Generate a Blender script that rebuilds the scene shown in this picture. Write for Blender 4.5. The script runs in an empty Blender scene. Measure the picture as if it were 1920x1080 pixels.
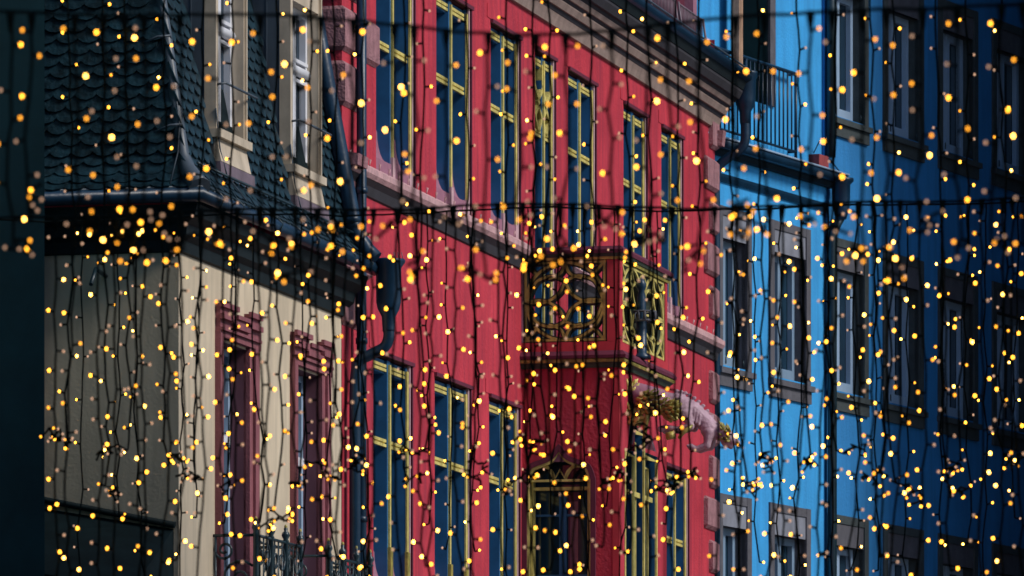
import bpy, bmesh, math, random
from mathutils import Vector, Matrix
random.seed(7)
rad = math.radians
sc = bpy.context.scene

# ------------------------------------------------------------------ camera, sky, sun, exposure
FPX, HZ, CAMZ = 13240.0, 1960.0, 1.7          # focal length in photo pixels, horizon row, eye height
cam_d = bpy.data.cameras.new('camera')
cam = bpy.data.objects.new('camera', cam_d)
sc.collection.objects.link(cam)
cam.location = (0, 0, CAMZ)
cam.rotation_euler = (rad(90), 0, 0)
cam_d.sensor_width = 36.0
cam_d.lens = FPX / 1920 * 36.0
cam_d.shift_y = (HZ - 540) / 1920
cam_d.clip_start = 0.5
cam_d.clip_end = 3000
cam_d.dof.use_dof = True
cam_d.dof.focus_distance = 66.0
cam_d.dof.aperture_fstop = 7.0
cam_d.dof.aperture_blades = 7
sc.camera = cam

SUN_AZ, SUN_EL = -23.0, 40.0                    # towards the sun: degrees from +X to +Y, elevation
w = bpy.data.worlds.new('World'); sc.world = w; w.use_nodes = True
nt = w.node_tree
sky = nt.nodes.new('ShaderNodeTexSky'); sky.sky_type = 'NISHITA'; sky.sun_disc = False
sky.sun_elevation = rad(SUN_EL); sky.sun_rotation = rad(90 - SUN_AZ)
sky.air_density = 1.0; sky.dust_density = 1.0; sky.ozone_density = 4.0
nt.nodes['Background'].inputs[1].default_value = 0.06
nt.links.new(sky.outputs[0], nt.nodes['Background'].inputs[0])
sun_d = bpy.data.lights.new('sun', 'SUN'); sun_d.energy = 1.5; sun_d.angle = rad(16); sun_d.color = (1.0, 0.94, 0.86)
sun = bpy.data.objects.new('sun', sun_d); sc.collection.objects.link(sun)
to_sun = Vector((math.cos(rad(SUN_EL)) * math.cos(rad(SUN_AZ)), math.cos(rad(SUN_EL)) * math.sin(rad(SUN_AZ)), math.sin(rad(SUN_EL))))
sun.rotation_euler = to_sun.to_track_quat('Z', 'Y').to_euler()
sun.location = (30, 40, 40)
vs = sc.view_settings
vs.view_transform = 'Standard'; vs.look = 'None'; vs.gamma = 1.0; vs.exposure = 0.85; vs.use_curve_mapping = False
sc.cycles.use_denoising = True
sc.cycles.max_bounces = 6
sc.cycles.sample_clamp_indirect = 4.0

# ------------------------------------------------------------------ materials
def mat(name, col, rough=0.7, var=0.2, scale=3.0, bump=0.0, bscale=60.0, metal=0.0, spec=0.5, streak=0.0, dirt=None, light=None):
    m = bpy.data.materials.new(name); m.use_nodes = True
    n = m.node_tree.nodes; l = m.node_tree.links
    b = n['Principled BSDF']
    b.inputs['Roughness'].default_value = rough; b.inputs['Metallic'].default_value = metal
    b.inputs['Specular IOR Level'].default_value = spec
    tc = n.new('ShaderNodeTexCoord')
    ns = n.new('ShaderNodeTexNoise'); ns.inputs['Scale'].default_value = scale; ns.inputs['Detail'].default_value = 7
    ns.inputs['Roughness'].default_value = 0.65
    l.new(tc.outputs['Object'], ns.inputs['Vector'])
    rp = n.new('ShaderNodeValToRGB')
    rp.color_ramp.elements[0].position = 0.3; rp.color_ramp.elements[1].position = 0.7
    rp.color_ramp.elements[0].color = [c * (1 - var) for c in col] + [1]
    rp.color_ramp.elements[1].color = (list(light) if light else [min(1, c * (1 + var)) for c in col]) + [1]
    l.new(ns.outputs['Fac'], rp.inputs[0])
    out = rp.outputs[0]
    if streak > 0:
        mp = n.new('ShaderNodeMapping'); mp.inputs['Scale'].default_value = (9, 9, 0.7)
        l.new(tc.outputs['Object'], mp.inputs[0])
        n2 = n.new('ShaderNodeTexNoise'); n2.inputs['Scale'].default_value = 1.0; n2.inputs['Detail'].default_value = 5
        l.new(mp.outputs[0], n2.inputs['Vector'])
        r2 = n.new('ShaderNodeValToRGB'); r2.color_ramp.elements[0].position = 0.42; r2.color_ramp.elements[1].position = 0.72
        r2.color_ramp.elements[0].color = (0, 0, 0, 1); r2.color_ramp.elements[1].color = (streak,) * 3 + (1,)
        l.new(n2.outputs['Fac'], r2.inputs[0])
        mx = n.new('ShaderNodeMix'); mx.data_type = 'RGBA'
        l.new(r2.outputs[0], mx.inputs[0]); l.new(out, mx.inputs[6])
        mx.inputs[7].default_value = list(dirt or [c * 0.45 for c in col]) + [1]
        out = mx.outputs[2]
    l.new(out, b.inputs['Base Color'])
    if bump > 0:
        n3 = n.new('ShaderNodeTexNoise'); n3.inputs['Scale'].default_value = bscale; n3.inputs['Detail'].default_value = 5
        l.new(tc.outputs['Object'], n3.inputs['Vector'])
        bp = n.new('ShaderNodeBump'); bp.inputs['Strength'].default_value = bump; bp.inputs['Distance'].default_value = 0.02
        l.new(n3.outputs['Fac'], bp.inputs['Height']); l.new(bp.outputs[0], b.inputs['Normal'])
    return m
def emit(name, col, strength):
    m = bpy.data.materials.new(name); m.use_nodes = True
    b = m.node_tree.nodes['Principled BSDF']
    b.inputs['Base Color'].default_value = (*col, 1); b.inputs['Roughness'].default_value = 0.2
    b.inputs['Emission Color'].default_value = (*col, 1); b.inputs['Emission Strength'].default_value = strength
    m.cycles.emission_sampling = 'NONE'
    return m
def glass(name, col, rough=0.06):
    m = mat(name, col, rough=rough, var=0.3, scale=1.2, bump=0.03, bscale=2.0, spec=0.6)
    return m

M = dict(
    cream=mat('cream_plaster', (.62, .52, .38), .85, .13, 1.2, .15, 40, streak=.6, dirt=(.40, .34, .25)),
    creamwood=mat('cream_painted_wood', (.56, .47, .36), .6, .14, 6, streak=.5, dirt=(.30, .25, .18)),
    maroon=mat('maroon_stone', (.27, .085, .105), .75, .18, 8, .3, 60, streak=.5),
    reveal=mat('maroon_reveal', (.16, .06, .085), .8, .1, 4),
    red=mat('red_plaster', (.50, .020, .047), .8, .26, 1.1, .5, 30, light=(.62, .042, .070), streak=.75, dirt=(.27, .016, .042)),
    redtrim=mat('red_trim', (.46, .03, .045), .6, .15, 6),
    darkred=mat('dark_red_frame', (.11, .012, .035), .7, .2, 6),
    quoin=mat('pink_sandstone', (.34, .165, .185), .9, .3, 9, .9, 45, streak=.5, dirt=(.14, .06, .08)),
    ledge=mat('pale_pink_stone', (.55, .33, .34), .8, .25, 10, .4, 50, streak=.4, dirt=(.3, .17, .19)),
    sillstone=mat('mauve_stone', (.30, .13, .19), .8, .15, 5, .2, 50),
    strip=mat('pale_mullion_stone', (.52, .33, .36), .8, .2, 10),
    blue=mat('deep_blue_paint', (.018, .12, .29), .5, .25, 3),
    glass=glass('window_glass', (.012, .035, .06)),
    gold=mat('gilding', (.74, .62, .19), .42, .3, 14, .3, 60, metal=.1, streak=.7, dirt=(.30, .26, .09)),
    oldgold=mat('tarnished_gilding', (.46, .38, .09), .38, .5, 12, .3, 60, metal=.2, streak=.8, dirt=(.05, .07, .03)),
    trace=mat('dark_tracery_stone', (.035, .050, .035), .6, .4, 10),
    iron=mat('dark_iron', (.010, .030, .042), .35, .3, 8, .2, 30, spec=.6),
    pipe=mat('dark_blue_pipe_paint', (.006, .030, .065), .38, .3, 3, .15, 20, spec=.4),
    lead=mat('lead_flashing', (.16, .12, .15), .5, .3, 6),
    slate=mat('slate', (.007, .027, .040), .42, .8, 9, .5, 25, spec=.4),
    slatedark=mat('dark_slate', (.005, .013, .016), .7, .4, 5, spec=.12),
    soffit=mat('dark_cornice_paint', (.007, .014, .018), .7, .3, 4, spec=.25),
    cheek=mat('zinc_cheek', (.075, .10, .13), .45, .15, 3, streak=.3),
    sash=mat('pale_blue_sash', (.34, .48, .66), .4, .06, 5),
    bluesash=mat('grey_blue_sash', (.20, .30, .42), .4, .08, 5),
    whitesash=mat('white_sash', (.72, .74, .80), .4, .05, 5),
    cornice=mat('beige_cornice_stone', (.30, .22, .19), .8, .25, 4, .3, 40, streak=.4),
    corndark=mat('dark_stone_and_shade', (.028, .027, .036), .8, .3, 5),  # dark mouldings; also paints the shadow below the string course
    azure=mat('azure_plaster', (.035, .34, .74), .85, .15, 1.0, .4, 35, streak=.6, dirt=(.025, .22, .52)),
    royal=mat('royal_blue_plaster', (.022, .22, .54), .85, .15, 1.0, .4, 35, streak=.6, dirt=(.014, .15, .37)),
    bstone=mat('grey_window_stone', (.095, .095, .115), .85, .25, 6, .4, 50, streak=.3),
    lintel=mat('pale_lintel_panel', (.21, .225, .275), .8, .2, 5, streak=.4),
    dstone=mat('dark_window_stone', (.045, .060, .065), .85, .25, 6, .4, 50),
    curtain=mat('mauve_curtain', (.30, .14, .18), .9, .2, 5),
    brick=mat('brick_red_box', (.26, .045, .05), .8, .3, 12),
    wood=mat('weathered_post', (.42, .26, .17), .8, .4, 6, streak=.7, dirt=(.2, .12, .08)),
    shade=mat('teal_painted_shade', (.012, .060, .070), .9, .3, 1.5),  # colour standing in for darkness, on added blocks and inside the terrace opening
    asphalt=mat('asphalt', (.05, .05, .052), .9, .2, 8, .3, 80),
    paving=mat('paving', (.22, .21, .20), .85, .2, 4, .2, 30),
    wire=mat('dark_green_wire', (.004, .010, .008), .8, .3, 20, spec=.2),
    statue=mat('pink_statue_stone', (.46, .30, .36), .6, .25, 9, .4, 30, streak=.5, dirt=(.2, .1, .14)),
    bulb_a=emit('bulb_bright', (1, .38, .028), 5.5),
    bulb_b=emit('bulb_gold', (1, .37, .025), 1.9),
    bulb_c=emit('bulb_faint', (.95, .55, .34), .42),
    bulb_d=emit('bulb_white', (1, .46, .07), 11.0),
)

# ------------------------------------------------------------------ frames, builders
class Frame:
    def __init__(s, ox, oy, dx, dy):
        L = math.hypot(dx, dy); s.ox, s.oy, s.dx, s.dy = ox, oy, dx / L, dy / L
        s.nx, s.ny = s.dy, -s.dx
    def P(f, s, n, z):
        return Vector((f.ox + s * f.dx + n * f.nx, f.oy + s * f.dy + n * f.ny, z))
    def s_at(f, px, n=0.0):
        u = (px - 960) / FPX
        return (u * (f.oy + n * f.ny) - f.ox - n * f.nx) / (f.dx - u * f.dy)
    def z_at(f, px, py, n=0.0):
        s = f.s_at(px, n); return CAMZ + (HZ - py) / FPX * f.P(s, n, 0).y
    def at(f, px, py, n=0.0):
        return f.s_at(px, n), f.z_at(px, py, n)
def plane_frame(px, depth, vp):
    return Frame((px - 960) / FPX * depth, depth, (vp - 960) / FPX, 1.0)
F = plane_frame(690, 64.0, 4050)                # street front of the cream and red houses
SC = F.s_at(335)                                # corner of the cream house
SR = F.s_at(641)                                # corner of the red house
SE = F.s_at(1340)                               # far end of the red house
c0 = F.P(SC, 0, 0)
FL = Frame(c0.x, c0.y, F.nx, F.ny)              # end wall of the cream house, s = 0 at the corner
B = plane_frame(1345, 79.9, 7000)               # street front of the blue houses

class MB:
    def __init__(s): s.v, s.f, s.mi, s.sm = [], [], [], []
    def face(s, pts, mi=0, sm=False):
        b = len(s.v); s.v += [Vector(p) for p in pts]
        s.f.append(list(range(b, b + len(pts)))); s.mi.append(mi); s.sm.append(sm)
    def hexa(s, p, mi=0):
        b = len(s.v); s.v += [Vector(q) for q in p]
        for q in ((0, 1, 2, 3), (7, 6, 5, 4), (0, 4, 5, 1), (1, 5, 6, 2), (2, 6, 7, 3), (3, 7, 4, 0)):
            s.f.append([b + i for i in q]); s.mi.append(mi); s.sm.append(False)
        return s
    def box(s, fr, s0, s1, n0, n1, z0, z1, mi=0):
        s.hexa([fr.P(s0, n0, z0), fr.P(s1, n0, z0), fr.P(s1, n1, z0), fr.P(s0, n1, z0),
                fr.P(s0, n0, z1), fr.P(s1, n0, z1), fr.P(s1, n1, z1), fr.P(s0, n1, z1)], mi)
        return s
    def loft(s, A, Bp, mi=0, sm=False, cap=True):
        b = len(s.v); k = len(A); s.v += [Vector(q) for q in A] + [Vector(q) for q in Bp]
        for i in range(k):
            j = (i + 1) % k
            s.f.append([b + i, b + j, b + k + j, b + k + i]); s.mi.append(mi); s.sm.append(sm)
        if cap:
            s.f.append([b + i for i in range(k)][::-1]); s.mi.append(mi); s.sm.append(False)
            s.f.append([b + k + i for i in range(k)]); s.mi.append(mi); s.sm.append(False)
        return s
    def prism_sz(s, fr, pts, n0, n1, mi=0):
        return s.loft([fr.P(a, n0, z) for a, z in pts], [fr.P(a, n1, z) for a, z in pts], mi)
    def prism_nz(s, fr, pts, s0, s1, mi=0):
        return s.loft([fr.P(s0, n, z) for n, z in pts], [fr.P(s1, n, z) for n, z in pts], mi)
    def tube(s, pts, r, k=8, mi=0, cap=True):
        pts = [Vector(p) for p in pts]; rs = r if isinstance(r, (list, tuple)) else [r] * len(pts)
        b = len(s.v); t0 = (pts[1] - pts[0]).normalized()
        up = Vector((0, 0, 1)) if abs(t0.z) < .9 else Vector((1, 0, 0))
        x = t0.cross(up).normalized()
        for i, p in enumerate(pts):
            t = (pts[min(i + 1, len(pts) - 1)] - pts[max(i - 1, 0)])
            t = t.normalized() if t.length > 1e-9 else t0
            x = x - t * x.dot(t)
            x = x.normalized() if x.length > 1e-6 else t.orthogonal().normalized()
            y = t.cross(x)
            for j in range(k):
                a = 2 * math.pi * j / k
                s.v.append(p + (x * math.cos(a) + y * math.sin(a)) * rs[i])
        for i in range(len(pts) - 1):
            for j in range(k):
                q = (j + 1) % k
                s.f.append([b + i * k + j, b + i * k + q, b + (i + 1) * k + q, b + (i + 1) * k + j]); s.mi.append(mi); s.sm.append(True)
        if cap:
            s.f.append([b + j for j in range(k)][::-1]); s.mi.append(mi); s.sm.append(False)
            e = b + (len(pts) - 1) * k
            s.f.append([e + j for j in range(k)]); s.mi.append(mi); s.sm.append(False)
        return s
    def lathe(s, base, prof, k=10, mi=0):
        base = Vector(base)
        return s.tube([base + Vector((0, 0, z)) for r, z in prof], [max(r, .001) for r, z in prof], k, mi)
    def ball(s, c, r, k=8, sq=(1, 1, 1), mi=0):
        c = Vector(c); b = len(s.v); R_ = 5
        for i in range(1, R_):
            a = math.pi * i / R_
            for j in range(k):
                t = 2 * math.pi * j / k
                s.v.append(c + Vector((math.sin(a) * math.cos(t) * r * sq[0], math.sin(a) * math.sin(t) * r * sq[1], math.cos(a) * r * sq[2])))
        s.v += [c + Vector((0, 0, r * sq[2])), c - Vector((0, 0, r * sq[2]))]
        T, Bt = b + (R_ - 1) * k, b + (R_ - 1) * k + 1
        for j in range(k):
            q = (j + 1) % k
            for i in range(R_ - 2):
                s.f.append([b + i * k + j, b + (i + 1) * k + j, b + (i + 1) * k + q, b + i * k + q]); s.mi.append(mi); s.sm.append(True)
            s.f.append([T, b + j, b + q]); s.mi.append(mi); s.sm.append(True)
            e = b + (R_ - 2) * k
            s.f.append([Bt, e + q, e + j]); s.mi.append(mi); s.sm.append(True)
        return s
    def ribbon(s, fr, pts, wd, n0, n1, mi=0, closed=False):
        """a rib of rectangular section along a polyline in the plane (s, z)"""
        P = [Vector((a, z)) for a, z in pts]; k = len(P); off = []
        for i in range(k):
            a = P[(i - 1) % k] if (closed or i > 0) else P[0]
            c = P[(i + 1) % k] if (closed or i < k - 1) else P[-1]
            t = (c - a).normalized(); off.append(Vector((-t.y, t.x)) * wd / 2)
        secs = []
        for p, o in zip(P, off):
            a, c = p + o, p - o
            secs.append([fr.P(a.x, n0, a.y), fr.P(c.x, n0, c.y), fr.P(c.x, n1, c.y), fr.P(a.x, n1, a.y)])
        b = len(s.v)
        for q in secs: s.v += q
        m_ = k if closed else k - 1
        for i in range(m_):
            i2 = (i + 1) % k
            for j in range(4):
                j2 = (j + 1) % 4
                s.f.append([b + i * 4 + j, b + i * 4 + j2, b + i2 * 4 + j2, b + i2 * 4 + j]); s.mi.append(mi); s.sm.append(False)
        if not closed:
            s.f.append([b, b + 1, b + 2, b + 3]); s.mi.append(mi); s.sm.append(False)
            e = b + (k - 1) * 4
            s.f.append([e + 3, e + 2, e + 1, e]); s.mi.append(mi); s.sm.append(False)
        return s
    def mesh(s, name, mats, base):
        me = bpy.data.meshes.new(name)
        me.from_pydata([v - base for v in s.v], [], s.f)
        for m in mats: me.materials.append(m)
        me.polygons.foreach_set('material_index', s.mi)
        me.polygons.foreach_set('use_smooth', s.sm)
        bm = bmesh.new(); bm.from_mesh(me)
        bmesh.ops.recalc_face_normals(bm, faces=bm.faces[:])
        bm.to_mesh(me); bm.free(); me.update()
        return me
    def build(s, name, mats, parent=None, kind=None):
        if not isinstance(mats, (list, tuple)): mats = [mats]
        base = thing_base(parent)
        o = bpy.data.objects.new(name, s.mesh(name, mats, base)); sc.collection.objects.link(o)
        if parent is not None: o.parent = parent
        if kind: o['kind'] = kind
        return o
def thing_base(o):
    if o is None: return Vector((0, 0, 0))
    while o.parent is not None: o = o.parent
    return Vector(o.location)
def thing(name, label, cat, loc, group=None):
    o = bpy.data.objects.new(name, None); sc.collection.objects.link(o); o.location = loc
    o.empty_display_size = .3
    o['label'] = label; o['category'] = cat
    if group: o['group'] = group
    return o
def place(name, me, parent, mtx):
    o = bpy.data.objects.new(name, me); sc.collection.objects.link(o); o.parent = parent; o.matrix_basis = mtx
    return o

def wall(fr, s0, s1, z0, z1, n, holes, depth, mats, parent, name='wall'):
    """plastered front with real openings and their reveals (second material)"""
    mb = MB()
    S = sorted({s0, s1, *[h[0] for h in holes], *[h[1] for h in holes]}); Z = sorted({z0, z1, *[h[2] for h in holes], *[h[3] for h in holes]})
    S = [x for x in S if s0 <= x <= s1]; Z = [x for x in Z if z0 <= x <= z1]
    for a, b in zip(S, S[1:]):
        for c, d in zip(Z, Z[1:]):
            ms, mz = (a + b) / 2, (c + d) / 2
            if any(h[0] < ms < h[1] and h[2] < mz < h[3] for h in holes): continue
            mb.face([fr.P(a, n, c), fr.P(b, n, c), fr.P(b, n, d), fr.P(a, n, d)])
    for a, b, c, d in holes:
        m_ = n - depth
        mb.face([fr.P(a, n, c), fr.P(a, n, d), fr.P(a, m_, d), fr.P(a, m_, c)], 1)
        mb.face([fr.P(b, n, d), fr.P(b, n, c), fr.P(b, m_, c), fr.P(b, m_, d)], 1)
        mb.face([fr.P(a, n, d), fr.P(b, n, d), fr.P(b, m_, d), fr.P(a, m_, d)], 1)
        mb.face([fr.P(b, n, c), fr.P(a, n, c), fr.P(a, m_, c), fr.P(b, m_, c)], 1)
    base = thing_base(parent)
    me = bpy.data.meshes.new(name); me.from_pydata([v - base for v in mb.v], [], mb.f)
    for m in mats: me.materials.append(m)
    me.polygons.foreach_set('material_index', mb.mi)
    o = bpy.data.objects.new(name, me); sc.collection.objects.link(o); o.parent = parent
    return o
def arc(cx, cz, r, a0, a1, k=10, rz=None):
    rz = rz or r
    return [(cx + r * math.cos(rad(a0 + (a1 - a0) * i / k)), cz + rz * math.sin(rad(a0 + (a1 - a0) * i / k))) for i in range(k + 1)]
def curve3(P, k=8):
    """Catmull-Rom through points (tuples of any length)"""
    P = [Vector(p) for p in P]; out = []
    for i in range(len(P) - 1):
        a, b, c, d = P[max(i - 1, 0)], P[i], P[i + 1], P[min(i + 2, len(P) - 1)]
        for j in range(k):
            t = j / k
            out.append(0.5 * ((2 * b) + (c - a) * t + (2 * a - 5 * b + 4 * c - d) * t * t + (3 * b - a - 3 * c + d) * t ** 3))
    out.append(P[-1]); return out

# ------------------------------------------------------------------ ground
def sheet(name, x0, x1, y0, y1, z, m):
    mb = MB(); mb.face([(x0, y0, z), (x1, y0, z), (x1, y1, z), (x0, y1, z)])
    return mb.build(name, m, None, 'structure')
sheet('ground', -600, 600, -600, 900, 0, M['paving'])
sheet('street', -1.5, 6.5, -30, 60, .004, M['asphalt'])

# ================================================================== CREAM HOUSE
b0 = F.P((SC + SR) / 2, -1.5, 0)
cream = thing('cream_house', 'cream plastered corner house with maroon window surrounds and dark slate mansard roof', 'house', b0)
ZW = 8.30                                           # wall top
wins = []
for pl, pr in ((409, 461), (549, 597)):
    wins.append((F.s_at(pl), F.s_at(pr), 4.72, 7.60))
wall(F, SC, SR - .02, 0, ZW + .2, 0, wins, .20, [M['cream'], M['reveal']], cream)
wall(FL, -9, 0, 0, ZW + .2, 0, [], .2, [M['cream'], M['cream']], cream)
# windows of the street front
for a, b, c, d in wins:
    wo = MB()
    sw = .055
    for x0, x1 in ((a, a + sw), (b - sw, b), ((a + b) / 2 - .04, (a + b) / 2 + .04)):
        wo.box(F, x0, x1, -.20, -.14, c, d)
    wo.box(F, a + sw, b - sw, -.198, -.142, d - .06, d - .002)
    win = wo.build('window', M['sash'], cream)
    MB().box(F, a + sw, b - sw, -.205, -.115, 6.79, 6.87).build('transom', M['whitesash'], win)
    MB().box(F, a, b, -.215, -.203, c, d).build('pane', M['glass'], win)
    # moulded surround with stepped crest
    e = .17
    jl, jr = a - e * .6, b + e * 1.9
    sur = MB()
    sur.box(F, a - .10, a, -.02, .05, c, d + .02)
    for i, (x0, x1, nn) in enumerate(((b, b + .10, .035), (b + .10, b + .19, .060), (b + .19, b + .27, .045), (b + .27, b + .34, .03))):
        sur.box(F, x0, x1, -.02, nn, c, d + .02)
    so = sur.build('window_surround', M['maroon'], cream)
    L_ = (jr - a + .10)
    x0 = a - .10
    cr = MB()
    cr.box(F, x0, jr - .06, -.02, .050, d + .021, d + .075)
    cr.box(F, x0 + .003, jr - .063, -.02, .075, d + .076, d + .10)
    cr.prism_sz(F, [(x0 + .01, d + .101), (jr - .07, d + .101), (jr - .02, d + .02), (jr + .01, d + .02), (jr + .012, d + .16), (jr - .05, d + .30), (jr - .38, d + .30), (jr - .38, d + .24), (x0 + .50, d + .24), (x0 + .50, d + .30), (x0 + .01, d + .30)], -.02, .045)
    cr.box(F, x0 - .01, x0 + .36, .046, .085, d + .17, d + .215)
    cr.box(F, x0 + .36, jr - .42, .046, .080, d + .125, d + .165)
    cr.box(F, jr - .42, jr - .06, .046, .085, d + .17, d + .215)
    cr.box(F, x0 - .015, x0 + .52, .046, .075, d + .27, d + .315)
    cr.box(F, jr - .40, jr - .03, .046, .075, d + .27, d + .315)
    cr.box(F, x0 + .52, jr - .40, .046, .065, d + .215, d + .25)
    cr.build('crest', M['maroon'], so)
# eaves cornice
corn = [(0, ZW - .10), (.03, ZW - .09), (.04, ZW), (.09, ZW + .04), (.10, ZW + .12), (.19, ZW + .18), (.22, ZW + .27), (.0, ZW + .28)]
cf = MB()
A = [F.P(SC - n, n, z) for n, z in corn]; E_ = [F.P(SR + .10, n, z) for n, z in corn]; L9 = [FL.P(-9, n, z) for n, z in corn]
cf.loft(A, E_); cf.loft(A, L9); cf.build('eaves_cornice', M['soffit'], cream)
ZG = 8.64
gt = MB()
g0, g1, g2 = F.P(SC - .27, .27, ZG), F.P(SR + .12, .27, ZG), FL.P(-9, .27, ZG)
gt.tube([g2, g0, g1], .062, 8)
go = gt.build('gutter', M['pipe'], cream)
MB().tube([g2 + Vector((0, 0, .062)), g0 + Vector((0, 0, .062)) + (g1 - g0) * 0, g1 + Vector((0, 0, .062))], .010, 5).build('gutter_lip', M['cheek'], go)
for i in range(9):
    s = SC + .2 + i * .62
    MB().tube([F.P(s, .22, ZG + .16), F.P(s, .27, ZG + .085), F.P(s, .335, ZG + .02), F.P(s, .30, ZG - .06)], .007, 4).build('gutter_bracket', M['iron'], go)
# mansard roof
prof = [(.25, 8.68), (.17, 8.76), (.10, 8.86), (.045, 8.98), (.015, 9.16), (-.20, 10.27), (-.62, 12.6)]
def roof_n(z):
    for (n0, z0), (n1, z1) in zip(prof, prof[1:]):
        if z0 <= z <= z1: return n0 + (n1 - n0) * (z - z0) / (z1 - z0)
    return prof[-1][0]
rf = MB()
for (n0, z0), (n1, z1) in zip(prof, prof[1:]):
    rf.face([F.P(SC - n0, n0, z0), F.P(SR, n0, z0), F.P(SR, n1, z1), F.P(SC - n1, n1, z1)])
    rf.face([FL.P(n0, n0, z0), FL.P(n1, n1, z1), FL.P(-9, n1, z1), FL.P(-9, n0, z0)])
nt_, zt = prof[-1]
rf.face([F.P(SC - nt_, nt_, zt), F.P(SR, nt_, zt), F.P(SR, -9, zt + 1), F.P(SC, -9, zt + 1)])
roof = rf.build('roof', M['slatedark'], cream)
# hip capping
MB().tube([F.P(SC - n, n, z) + Vector((0, 0, .01)) for n, z in prof], [.10, .085, .07, .06, .05, .045, .045], 8).build('hip_capping', M['cheek'], roof)
# dormers (s0, s1)
ZS, ZH, ND = 9.33, 10.76, .06
dorm = [(F.s_at(405, ND), F.s_at(461, ND)), (F.s_at(545, ND), F.s_at(601, ND))]
# slates
TW, TE = .185, .098
def tile_mesh():
    mb = MB()
    pts = [(-.10, .13), (.10, .13), (.10, .02), (.088, -.03), (.05, -.068), (.0, -.085), (-.06, -.075), (-.10, -.045)]
    mb.loft([Vector((x, y, .0)) for x, y in pts], [Vector((x, y, .018)) for x, y in pts])
    return mb.mesh('slate', [M['slate']], Vector((0, 0, 0)))
tm = tile_mesh()
bm0 = tm
cum = [0]
for (n0, z0), (n1, z1) in zip(prof, prof[1:]): cum.append(cum[-1] + math.hypot(n1 - n0, z1 - z0))
def along(t):
    for i in range(len(prof) - 1):
        if t <= cum[i + 1]:
            q = (t - cum[i]) / (cum[i + 1] - cum[i]); (n0, z0), (n1, z1) = prof[i], prof[i + 1]
            dn, dz = n1 - n0, z1 - z0; L = math.hypot(dn, dz)
            return n0 + dn * q, z0 + dz * q, dn / L, dz / L
    return None
def tile_matrix(fr, s, t, base):
    n, z, dn, dz = along(t)
    X = Vector((fr.dx, fr.dy, 0)); Y = Vector((fr.nx * dn, fr.ny * dn, dz)); Zv = X.cross(Y).normalized()
    rot = Matrix((X, Y, Zv)).transposed().to_4x4()
    tilt = Matrix.Rotation(rad(-11 + random.uniform(-3, 3)), 4, 'X') @ Matrix.Rotation(rad(random.uniform(-2.5, 2.5)), 4, 'Z')
    p = fr.P(s, n, z) + Zv * .020 - base
    return Matrix.Translation(p) @ rot @ tilt
cand = []
row = 0; t = .06
while t < 2.05:
    n, z, _, _ = along(t)
    s = SC - n + .05 + (TW / 2 if row % 2 else 0)
    while s < SR - .05:
        inside = any(a - .10 < s < b + .06 and z > 9.04 for a, b in dorm)
        hidden = any(a - .10 - (n - ND) * -0 < s < b + .06 and z > 9.04 for a, b in dorm)
        if not inside: cand.append((t, s + random.uniform(-.008, .008)))
        s += TW
    row += 1; t += TE
base = thing_base(cream)
stuff = MB()
def add_stuff(mtx):
    b = len(stuff.v)
    for v in tm.vertices: stuff.v.append((mtx @ v.co) + base)
    for p in tm.polygons:
        stuff.f.append([b + i for i in p.vertices]); stuff.mi.append(0); stuff.sm.append(False)
cand.sort()
for i, (t, s) in enumerate(cand):
    mt = tile_matrix(F, s, t, base)
    if i < 298: place('slate', tm, roof, mt)
    else: add_stuff(mt)
t = .06; row = 0
while t < 2.05:
    n, z, _, _ = along(t)
    s = n - .08 - (TW / 2 if row % 2 else 0)
    while s > -2.6:
        add_stuff(tile_matrix(FL, s, t, base)); s -= TW
    row += 1; t += TE
stuff.build('slate_field', M['slate'], roof, 'stuff')
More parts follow.
